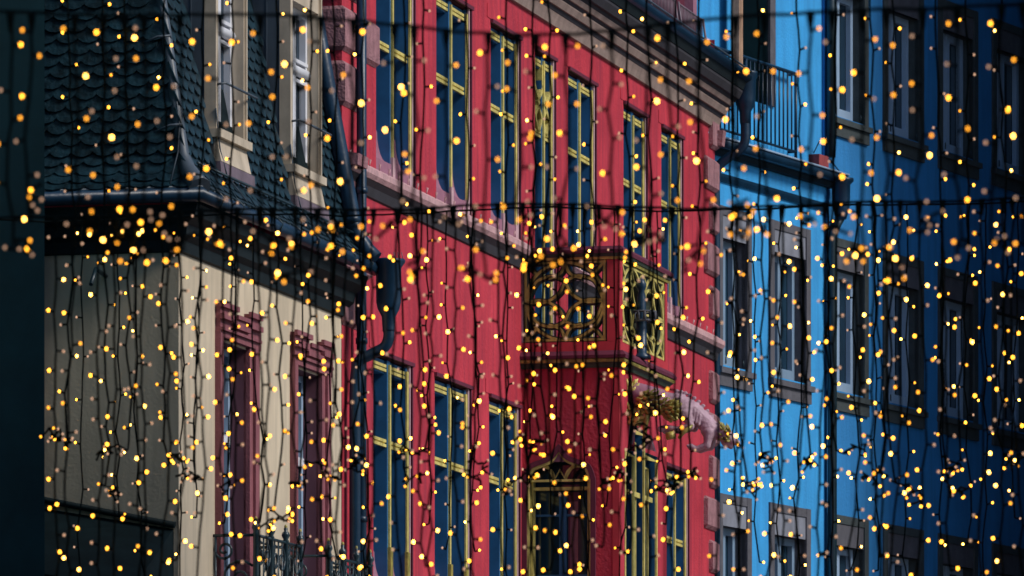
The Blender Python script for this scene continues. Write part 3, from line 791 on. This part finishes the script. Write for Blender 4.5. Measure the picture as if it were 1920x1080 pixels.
def tracery(fr, a, b, z0, z1, n_out, bright):
    gm, dm_ = MB(), MB()
    W_, H_ = b - a, z1 - z0; cx, cz = (a + b) / 2, (z0 + z1) / 2; rx, rz = W_ * .475, H_ * .475
    def T(pts): return [(cx + x * rx, cz + y * rz) for x, y in pts]
    L = []
    L.append((T(arc(0, 0, 1, 0, 350, 35)), True))
    for sx in (-1, 1):
        for sy in (-1, 1):
            tip1, tip2 = (sx * .98, 0), (0, sy * .52)
            mx_, my_ = (tip1[0] + tip2[0]) / 2, (tip1[1] + tip2[1]) / 2
            ux, uy = sy * .52 * sx, .98                      # perpendicular-ish
            for bu in (.34, -.24):
                px_, py_ = mx_ + sx * bu * .5, my_ + sy * bu * .9
                L.append((T([(p.x, p.y) for p in curve3([tip1, ((tip1[0] * .72 + tip2[0] * .28) + sx * bu * .32, (tip1[1] * .72 + tip2[1] * .28) + sy * bu * .75), (px_, py_), ((tip1[0] * .22 + tip2[0] * .78) + sx * bu * .34, (tip1[1] * .22 + tip2[1] * .78) + sy * bu * .72), tip2], 5)]), False))
            L.append((T([(p.x, p.y) for p in curve3([(0, sy * .99), (sx * .10, sy * .74), (sx * .30, sy * .63), (sx * .42, sy * .60)], 5)]), False))
            L.append((T([(sx * .72, sy * .70), (sx * 1.03, sy * 1.03)]), False))
    for pts, cl in L:
        dm_.ribbon(fr, pts, .052, n_out - .10, n_out - .016, 0, cl)
        gm.ribbon(fr, pts, .026, n_out - .018, n_out - .002, 0, cl)
    for wd_, n0, n1, mb in ((.05, -.11, -.012, dm_), (.022, -.013, .0, gm)):
        fr_pts = [(a + .02, z0 + .02), (b - .02, z0 + .02), (b - .02, z1 - .02), (a + .02, z1 - .02)]
        mb.ribbon(fr, fr_pts[:2], wd_, n_out + n0, n_out + n1); mb.ribbon(fr, fr_pts[2:], wd_, n_out + n0, n_out + n1)
        mb.ribbon(fr, [fr_pts[0], fr_pts[3]], wd_, n_out + n0 - .001, n_out + n1 - .001); mb.ribbon(fr, [fr_pts[1], fr_pts[2]], wd_, n_out + n0 - .001, n_out + n1 - .001)
    o = dm_.build('tracery_panel', M['trace'], par_)
    gm.build('gilded_tracery', M['gold'] if bright else M['oldgold'], o)
tracery(FS, .02, NB_ - .125, PZ0, PZ1, .0, False)
mm = (SB0 + .16 + SB1 - .11) / 2
tracery(F, SB0 + .16, mm, PZ0, PZ1, NB_, True)
tracery(F, mm, SB1 - .11, PZ0, PZ1, NB_, True)
MB().box(FS, -.06, .015, -.02, .012, PZ0, PZ1).build('pilaster', M['sillstone'], par_)

# ornamental post standing on the balcony edge
ps_ = F.s_at(1212, NB_ + .10); pc = F.P(ps_, NB_ + .05, ZB0 + .16)
orn = thing('ornamental_post', 'dark blue metal post with a pierced ring in front of the gilded balcony parapet', 'ornament', pc)
MB().lathe(pc, [(.10, 0), (.10, .03), (.055, .06), (.055, .36), (.05, .40), (.045, .62), (.03, .68), (.045, .71), (.05, .75), (.03, .79), (.005, .82)], 10).build('shaft', M['pipe'], orn)
rg = MB()
rg.tube([pc + Vector((math.cos(a * math.pi / 8) * .12 + .03, math.sin(a * math.pi / 8) * .12, .38)) for a in range(17)], .014, 6)
rg.tube([pc + Vector((math.cos(a * math.pi / 8) * .12 + .03, math.sin(a * math.pi / 8) * .12, .47)) for a in range(17)], .012, 6)
for a in range(12):
    rg.tube([pc + Vector((math.cos(a * math.pi / 6) * .12 + .03, math.sin(a * math.pi / 6) * .12, .38)), pc + Vector((math.cos(a * math.pi / 6) * .12 + .03, math.sin(a * math.pi / 6) * .12, .47))], .016, 5)
rg.build('pierced_ring', M['bstone'], orn)

# ---- stone beast under the balcony
gs = SB0 + .62
ctmp = F.P(gs, 0, 0); GF = Frame(ctmp.x, ctmp.y, F.nx, F.ny)      # plane square to the street front
def G(px, py, off=0.0):
    a, z = GF.at(px, py); return GF.P(a, off, z)
bpos = G(1240, 770)
beast = thing('stone_beast', 'pale pink stone gargoyle beast with gilded mane leaning out under the balcony', 'statue', bpos)
def limb(mb, *nodes):
    mb.tube([G(x, y, o) for x, y, o, r in nodes], [r for x, y, o, r in nodes], 10)
    for x, y, o, r in nodes: mb.ball(G(x, y, o), r * 1.02, 10)
bd = MB()
limb(bd, (1246, 750, -.02, .085), (1272, 757, -.02, .105), (1298, 771, -.02, .10), (1320, 791, -.02, .09), (1338, 808, -.02, .085), (1352, 813, -.02, .078), (1362, 818, -.02, .072))
limb(bd, (1362, 818, -.02, .070), (1374, 826, -.02, .048), (1382, 830, -.02, .030))          # muzzle
limb(bd, (1360, 828, -.02, .050), (1370, 837, -.02, .028))                                # jaw
for sd_ in (1, -1):
    q = lambda v: -.02 + sd_ * v
    bd.ball(G(1287, 772, q(.075)), .098, 12, (1, .6, 1.1))
    limb(bd, (1288, 778, q(.08), .075), (1297, 800, q(.10), .046), (1274, 807, q(.11), .033), (1252, 803, q(.11), .030), (1243, 806, q(.11), .034))
    bd.ball(G(1330, 806, q(.06)), .085, 12, (1, .6, 1.1))
    limb(bd, (1331, 812, q(.07), .062), (1328, 836, q(.09), .042), (1309, 843, q(.10), .029), (1298, 839, q(.10), .034))
    limb(bd, (1356, 806, q(.045), .022), (1350, 797, q(.06), .008))
    bd.ball(G(1367, 815, q(.055)), .020, 8)
    for k_ in range(3):
        bd.ball(G(1296 - k_ * 1.5, 841 - k_ * 2, q(.075 + .022 * k_)), .015, 6); bd.ball(G(1240, 808 - k_ * 2, q(.09 + .022 * k_)), .015, 6)
for k_ in range(9):
    q = k_ / 8; bd.ball(G(1268 + 66 * q, 733 + 4 * q + 44 * q * q, -.02), .022, 6, (1.2, .7, 1))
for k_ in range(4): limb(bd, (1300 + k_ * 5, 764 + k_ * 5, .065, .010), (1298 + k_ * 5, 786 + k_ * 4, .075, .012))
bo = bd.build('body', M['statue'], beast)
rm = bo.modifiers.new('fuse', 'REMESH'); rm.mode = 'VOXEL'; rm.voxel_size = .0075; rm.use_smooth_shade = True
sm_ = bo.modifiers.new('soften', 'SMOOTH'); sm_.factor = .5; sm_.iterations = 3
def leaf(mb, c, d, L, w_):
    d = d.normalized(); mb.tube([c, c + d * L * .35, c + d * L * .75, c + d * L + Vector((0, -.01, .012))], [w_ * .5, w_, w_ * .7, .003], 6)
gm = MB(); R5 = random.Random(5)
for i in range(46):
    a = R5.uniform(-1.2, 3.4); q = R5.random()
    o_ = Vector((.25, -math.cos(a) * .9 - .25, math.sin(a))).normalized()
    c = G(1349 + q * 17, 811 + q * 7, -.02) + o_ * (.070 - .012 * q)
    leaf(gm, c, o_ * .7 + Vector((-.6 + R5.uniform(-.3, .3), 0, .25)), .055, .014)
gm.ball(G(1383, 831, 0), .018, 6)
gm.build('gilded_mane', M['oldgold'], beast, 'stuff')
MB().tube([G(1278, 824, .13), G(1286, 813, .15), G(1297, 806, .15), G(1303, 799, .12)], [.016, .026, .022, .010], 7).build('gilded_strap', M['oldgold'], beast)
MB().tube([G(1254, 820, .12), G(1270, 817, .12)], .040, 8).build('gilded_boss', M['oldgold'], beast)
# gilded foliage corbel
fol = thing('foliage_corbel', 'carved gilded leaf corbel below the corner of the balcony slab', 'carving', G(1200, 790))
lf = MB()
lf.tube([G(1168, 735, .1), G(1200, 742, .1), G(1240, 755, .1), G(1262, 768, .1)], [.10, .12, .13, .06], 8)
lf.build('core', M['sillstone'], fol)
def cone(px, py, n_, r, name, m, ax, LL):
    lb = MB(); c = G(px, py, .16)
    for i in range(n_):
        q = (i + .5) / n_; a = i * 2.39996
        rr = r * math.sin(math.pi * (.12 + .8 * q)); p = c + ax * (q - .5) * LL
        u = Vector((0, -1, 0)); v = ax.cross(u).normalized()
        o_ = u * math.cos(a) + v * math.sin(a)
        leaf(lb, p + o_ * rr * .6, ax * .8 + o_ * .75, .085, .024)
    lb.build(name, M[m], fol)
X_ = Vector((1, 0, -.25)).normalized()
cone(1224, 757, 60, .14, 'leaf_cluster', 'oldgold', X_, .28)
cone(1260, 771, 36, .11, 'leaf_cluster', 'oldgold', X_, .14)
cone(1183, 732, 22, .09, 'leaf_cluster', 'gold', Vector((.2, 0, 1)), .12)
cone(1178, 768, 26, .09, 'leaf_cluster', 'oldgold', Vector((-.3, 0, -1)), .14)
cone(1195, 788, 22, .07, 'leaf_cluster', 'gold', Vector((.8, 0, .6)), .16)
MB().tube([G(1165, 800, .08), G(1185, 785, .16), G(1205, 775, .2)], [.03, .04, .02], 7).tube([G(1212, 830, .1), G(1216, 800, .16), G(1222, 780, .2)], [.01, .03, .03], 7).build('leaf_scroll', M['oldgold'], fol)
MB().hexa([G(1176, 832, .12), G(1188, 834, .12), G(1188, 834, .05), G(1176, 832, .05), G(1180, 800, .14), G(1200, 788, .14), G(1200, 788, .05), G(1180, 800, .05)]).hexa([G(1214, 842, .12), G(1232, 848, .12), G(1232, 848, .05), G(1214, 842, .05), G(1216, 816, .14), G(1224, 818, .14), G(1224, 818, .05), G(1216, 816, .05)]).build('ribbon_end', M['statue'], fol)

# ================================================================== BLUE HOUSES
SP = B.s_at(1546)                                   # party line
az = thing('azure_house', 'light azure house with roof terrace railing and grey stone window frames', 'house', B.P(SP / 2, -3, 0))
ry = thing('royal_blue_house', 'royal blue plastered house with rows of dark framed windows down the street', 'house', B.P(SP + 4, -3, 0))
zB = {'mid_sill': B.z_at(1440, 703), 'mid_head': B.z_at(1445, 470), 'up_sill': B.z_at(1655, 245), 'up_head': B.z_at(1757, 50), 'low_head': B.z_at(1440, 1000)}
print('blue z', zB)
ZM0, ZM1, ZU0, ZU1, ZL1 = zB['mid_sill'], zB['mid_head'], zB['up_sill'], zB['up_head'], zB['low_head']
ax = [(1352, 1398), (1449, 1509)]
rx = [(1559, 1618), (1662, 1722), (1765, 1824), (1866, 1928), (1972, 2030)]
def bhole(px, z0, z1): return (B.s_at(px[0]), B.s_at(px[1]), z0, z1)
ZTA = B.z_at(1400, 300)                              # azure wall top
SA0 = -1.4
ah = [bhole(p, ZM0, ZM1) for p in ax] + [bhole(p, ZL1 - 1.75, ZL1) for p in ax]
rh = [bhole(p, z0, z1) for p in rx for z0, z1 in ((ZM0, ZM1), (ZU0, ZU1), (ZL1 - 1.75, ZL1))]
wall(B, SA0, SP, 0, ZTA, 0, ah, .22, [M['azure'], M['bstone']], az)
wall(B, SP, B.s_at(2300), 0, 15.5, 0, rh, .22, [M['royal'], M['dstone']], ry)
def blue_window(h, par, st, li, sashm):
    a, b, z0, z1 = h; e = .13
    lh = .26
    wn = MB()
    wn.box(B, a - e, a, -.05, .025, z0 - .02, z1 + lh + .1); wn.box(B, b, b + e, -.05, .025, z0 - .02, z1 + lh + .1)
    wn.box(B, a, b, -.05, .022, z1 + lh, z1 + lh + .098)
    wo = wn.build('window', M[st], par)
    MB().box(B, a, b, -.05, .008, z1, z1 + lh - .002).build('lintel_panel', M[li], wo)
    sl_ = MB(); sl_.prism_nz(B, [(-.2, z0 - .10), (.075, z0 - .10), (.075, z0 - .035), (-.2, z0 + .0)], a - e - .02, b + e + .02)
    sl_.box(B, a - e, b + e, -.02, .035, z0 - .24, z0 - .102)
    sl_.build('sill', M[st], wo)
    fr = MB(); n0, n1 = -.19, -.13; f_ = .075
    m_ = a + (b - a) * .5
    fr.box(B, a, a + f_, n0, n1, z0, z1); fr.box(B, b - f_, b, n0, n1, z0, z1); fr.box(B, m_ - .05, m_ + .05, n0, n1 + .01, z0, z1)
    fr.box(B, a + f_, b - f_, n0 + .001, n1 - .001, z0, z0 + .14); fr.box(B, a + f_, b - f_, n0 + .001, n1 - .001, z1 - .08, z1)
    fr.build('sash', M[sashm], wo)
    MB().box(B, a, b, -.215, -.195, z0, z1).build('pane', M['glass'], wo)
    MB().box(B, a, a + (b - a) * .3, -.40, -.36, z0, z1).build('curtain', M['lintel'], wo)
    for s in (a + .14, b - .06): MB().tube([B.P(s, .0, z0 + .02), B.P(s, .0, z0 + .10)], .008, 4).build('sill_pin', M['iron'], wo)
for h in ah: blue_window(h, az, 'bstone', 'lintel', 'bluesash')
for h in rh: blue_window(h, ry, 'dstone', 'bstone', 'sash')
# azure cornice, gutter, terrace
def bcourse(name, p, m, x1=SP - .005): return MB().prism_nz(B, p, SA0, x1).build(name, M[m], az)
bcourse('frieze_moulding', [(-.02, ZTA - .33), (.03, ZTA - .33), (.05, ZTA - .28), (.05, ZTA - .25), (-.02, ZTA - .24)], 'pipe')
bcourse('frieze', [(-.02, ZTA - .238), (.02, ZTA - .238), (.03, ZTA - .06), (-.02, ZTA - .06)], 'azure')
bcourse('eaves_board', [(-.05, ZTA - .058), (.10, ZTA - .058), (.16, ZTA - .01), (-.05, ZTA + .0)], 'soffit', SP + .1)
gz = ZTA + .05
gt = MB().tube([B.P(SA0, .19, gz), B.P(SP + .16, .19, gz)], .06, 8).build('gutter', M['pipe'], az)
MB().tube([B.P(SA0, .245, gz + .05), B.P(SP + .16, .245, gz + .05)], .013, 5).build('gutter_lip', M['sash'], gt)
MB().prism_nz(B, [(.16, ZTA + .06), (.16, ZTA + .12), (-.15, ZTA + .22), (-4, ZTA + .22), (-4, ZTA + .002), (.14, ZTA + .002)], SA0, SP - .01).build('terrace_edge', M['cheek'], az)
MB().box(B, SP - .42, SP - .12, -.08, .10, ZTA + .14, ZTA + .29).build('brick_kerb', M['brick'], az)
nr = .07
r0, r1 = SA0, B.s_at(1492, nr); zr0 = B.z_at(1492, 288, nr) + .02; zr1 = B.z_at(1492, 139, nr)
rl = MB().tube([B.P(r0, nr, zr1), B.P(r1, nr, zr1), B.P(r1, -.14, zr1)], .022, 6)
rl.tube([B.P(r0, nr, zr0), B.P(r1, nr, zr0), B.P(r1, -.14, zr0)], .015, 6)
ro = rl.build('terrace_railing', M['pipe'], az)
s = r1
while s > r0:
    MB().tube([B.P(s, nr, zr0), B.P(s, nr, zr1)], .011, 5).build('baluster', M['pipe'], ro); s -= .125
for s in (r1, r1 - 1.5): MB().tube([B.P(s, nr, ZTA + .15), B.P(s, nr, zr1)], .02, 6).build('rail_post', M['pipe'], ro)
# set-back storey behind the terrace
nS = -.03
d0, d1, dq0 = B.s_at(1380, nS), B.s_at(1440, nS), B.z_at(1415, 190, nS)
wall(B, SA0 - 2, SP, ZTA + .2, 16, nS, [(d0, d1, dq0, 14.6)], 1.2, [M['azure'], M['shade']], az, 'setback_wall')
MB().box(B, d0, d1, nS - 1.25, nS - 1.21, dq0, 14.6).build('loggia_back', M['shade'], az)  # shade inside the opening is put into the dark colour
MB().box(B, d1, d1 + .16, nS - .02, nS + .03, dq0, 14.6).build('opening_frame', M['bstone'], az)
# exposed side of the royal house above the terrace
ctmp = B.P(SP, 0, 0)
MB().box(B, SP + .001, SP + .05, -.6, -.001, ZTA - .2, 15.5).build('side_wall', M['royal'], ry)
# hopper and downpipe on the party line
hc = B.P(SP + .05, .19, 0); hz = ZTA + .03
MB().lathe(hc, [(.02, hz + .02), (.15, hz + .02), (.15, hz - .01), (.11, hz - .05), (.105, hz - .30), (.08, hz - .40), (.06, hz - .46)], 10).build('hopper_head', M['pipe'], az)
MB().tube([B.P(SP + .05, .19, hz - .42), B.P(SP + .04, .12, hz - .55), B.P(SP + .03, .085, hz - .65), B.P(SP + .03, .085, .3)], .055, 10).build('downpipe', M['iron'], az)
MB().tube([B.P(SP + .03, .07, ZTA + .3), B.P(SP + .03, .07, 15.5)], .055, 10).build('downpipe', M['iron'], ry)
MB().tube([B.P(SP - .33, nr, ZTA + .45), B.P(SP - .25, -.05, ZTA + .30), B.P(SP - .1, .1, ZTA + .27), B.P(SP + .08, .17, ZTA + .12)], .008, 5).build('cable', M['iron'], az)
# eaves of the royal house
MB().prism_nz(B, [(-.1, 15.3), (.3, 15.3), (.45, 15.6), (-.1, 15.6)], SP, B.s_at(2300)).build('eaves', M['soffit'], ry)
MB().prism_nz(B, [(.40, 15.6), (-4, 18.6), (-8, 15.6)], SP, B.s_at(2300)).build('roof', M['slatedark'], ry)

# ================================================================== added blocks: edge darkness at the left, unseen shade casters elsewhere
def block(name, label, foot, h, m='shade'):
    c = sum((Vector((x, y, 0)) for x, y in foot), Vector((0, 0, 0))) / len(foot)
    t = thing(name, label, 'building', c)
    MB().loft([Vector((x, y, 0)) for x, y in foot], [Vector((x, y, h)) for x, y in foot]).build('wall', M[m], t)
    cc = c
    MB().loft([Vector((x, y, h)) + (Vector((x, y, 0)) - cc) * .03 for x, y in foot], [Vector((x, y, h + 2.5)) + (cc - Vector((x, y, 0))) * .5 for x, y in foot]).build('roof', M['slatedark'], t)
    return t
block('edge_dark_block', 'dark teal block added beside the cream end wall for edge darkness and shade', [(-3.31, 50), (-14, 52.6), (-14, 60.2), (-3.86, 58.0)], 16)  # invented to stand in for the dark left edge and shade the end wall
block('right_shade_block', 'tall unseen block added to shade the royal blue house', [(9.0, 82.0), (20, 80.2), (24, 118), (18.0, 118)], 24)  # out of view, added to darken the right end of the blue front
block('street_shade_block', 'unseen block added along the street on the dark teal side to cut skylight', [(-5, 6), (-15, 6), (-15, 47), (-5, 47)], 17)  # out of view, added to keep skylight off walls facing the viewer
block('street_shade_block', 'long unseen block added opposite the cream end wall to cut skylight', [(6.5, 4), (17, 4), (17, 51), (6.5, 52)], 17)  # second unseen block, added to dim the end wall and bay side

# ================================================================== LIGHT CURTAINS
def bulb_mesh(m, r):
    mb = MB(); mb.ball((0, 0, 0), r, 8, (1, 1, 1.15)); return mb.mesh('bulb', [m], Vector((0, 0, 0)))
def light_curtain(label, D, cable, px0, px1, step, drop, gap, wire, bulb_r, weights, wig, seed, sleeve=True, tangle=None, skip=0.0):
    R = random.Random(seed)
    def W(px, py, dy=0.0): return Vector(((px - 960) / FPX * D, D + dy, CAMZ + (HZ - py) / FPX * D))
    k = D / FPX
    base = W(960, cable(960)); t = thing('light_curtain', label, 'string lights', base, 'strings of lights hung across the street')
    ms = [(bulb_mesh(M[n], bulb_r), wt) for n, wt in weights]
    cb = MB(); pts = []
    x = -2600
    while x <= 4500:
        pts.append(W(x, cable(x) + R.uniform(-2, 2))); x += 40
    cb.tube(pts, wire * 1.15, 5).build('cable', M['wire'], t)
    x = px0
    while x < px1:
        x += step * R.uniform(.55, 1.45)
        if R.random() < skip: continue
        y = cable(x); L = drop(x, R)
        st = MB(); P = []; off = 0; lean = R.uniform(-.02, .02); wan = R.uniform(0, 14); frq = R.uniform(4, 9); ph = R.uniform(0, 6); dy = R.uniform(-.25, .25)
        side = R.choice((-1, 1)); bulbs = []
        yy = y
        if sleeve:
            st.tube([W(x, y - 3), W(x, y + 12 * 24 / D), W(x, y + 40 * 24 / D)], [wire * 3.0, wire * 2.6, wire * 1.0], 6)
        P.append(W(x, y))
        yy = y + gap * R.uniform(.3, 1.0)
        while yy < y + L:
            q = (yy - y) / L
            off = lean * (yy - y) + wan * math.sin(q * frq + ph) * q + side * wig * (1 + 1.0 * q) * R.uniform(.1, 1.0)
            p = W(x + off, yy, dy * q)
            P.append(p)
            e = p + Vector((side * R.uniform(.018, .034), R.uniform(-.015, .015), R.uniform(-.006, .014)))
            st.tube([p, e], [wire * .9, wire * 1.1], 4)
            bulbs.append(e + Vector((side * bulb_r * .8, 0, 0)))
            if R.random() < .78: side = -side
            yy += gap * R.uniform(.6, 1.4)
        if tangle and len(P) > 2:
            c = P[-1]; n_ = R.randint(*tangle)
            for i in range(n_):
                c = c + Vector((R.uniform(-.05, .05), R.uniform(-.03, .03), R.uniform(-.030, .034)))
                P.append(c); e = c + Vector((R.uniform(-.04, .04), R.uniform(-.02, .02), R.uniform(-.04, .02)))
                st.tube([c, e], wire * 1.0, 4)
                if R.random() < .75: bulbs.append(e)
        if len(P) < 2: continue
        Q = []
        for a, b in zip(P, P[1:]):
            Q.append(a); Q.append(a.lerp(b, .5) + Vector((R.uniform(-1, 1) * wig * k * .35, 0, 0)))
        Q.append(P[-1])
        st.tube(Q, wire, 5)
        so = st.build('light_string', M['wire'], t)
        for e in bulbs:
            r = R.random(); acc = 0
            for me, wt in ms:
                acc += wt
                if r <= acc: break
            place('bulb', me, so, Matrix.Translation(e - base) @ Matrix.Rotation(R.uniform(0, 3), 4, 'Z'))
    return t
def cabA(x): return 22 + 38 * math.exp(-((x - 980) / 420) ** 2) + 6 * math.sin(x / 130) - (max(0, x - 1500) * .05)
def cabB(x): return 400 - 14 * math.cos((x - 1150) / 560) + 4 * math.sin(x / 90) - max(0, x - 1500) * .07
def cabC(x): return -70 + 8 * math.sin(x / 300)
def cabD(x): return cabB(x) + 7 + 3 * math.sin(x / 310)
light_curtain('short string lights with large soft glowing bulbs below a sagging cable with thick sleeves', 25.0, cabA, -60, 1990, 60, lambda x, R: R.uniform(390, 500), 68, .0058, .0058, (('bulb_d', .08), ('bulb_a', .20), ('bulb_b', .34), ('bulb_c', .38)), 3, 11, True, (3, 6))
light_curtain('long string lights on thick sleeves dropping from the cable across the red house window ledge', 34.0, cabB, 60, 1990, 33, lambda x, R: R.uniform(690, 800), 54, .0056, .0068, (('bulb_d', .13), ('bulb_a', .30), ('bulb_b', .20), ('bulb_c', .37)), 2.6, 23, True, None, .10)
light_curtain('string lights whose lower ends are tangled into dark bunches before the house fronts', 40.0, cabC, 90, 1990, 58, lambda x, R: R.uniform(950, 1020), 62, .0062, .0070, (('bulb_d', .10), ('bulb_a', .28), ('bulb_b', .20), ('bulb_c', .42)), 3.2, 37, False, (7, 13))
light_curtain('string lights with small crisp bulbs and plain wires reaching down past the tangled bunches', 48.0, cabD, 110, 1990, 52, lambda x, R: R.uniform(560, 760), 60, .0056, .0074, (('bulb_d', .14), ('bulb_a', .30), ('bulb_b', .18), ('bulb_c', .38)), 2.8, 53, False, None, .1)
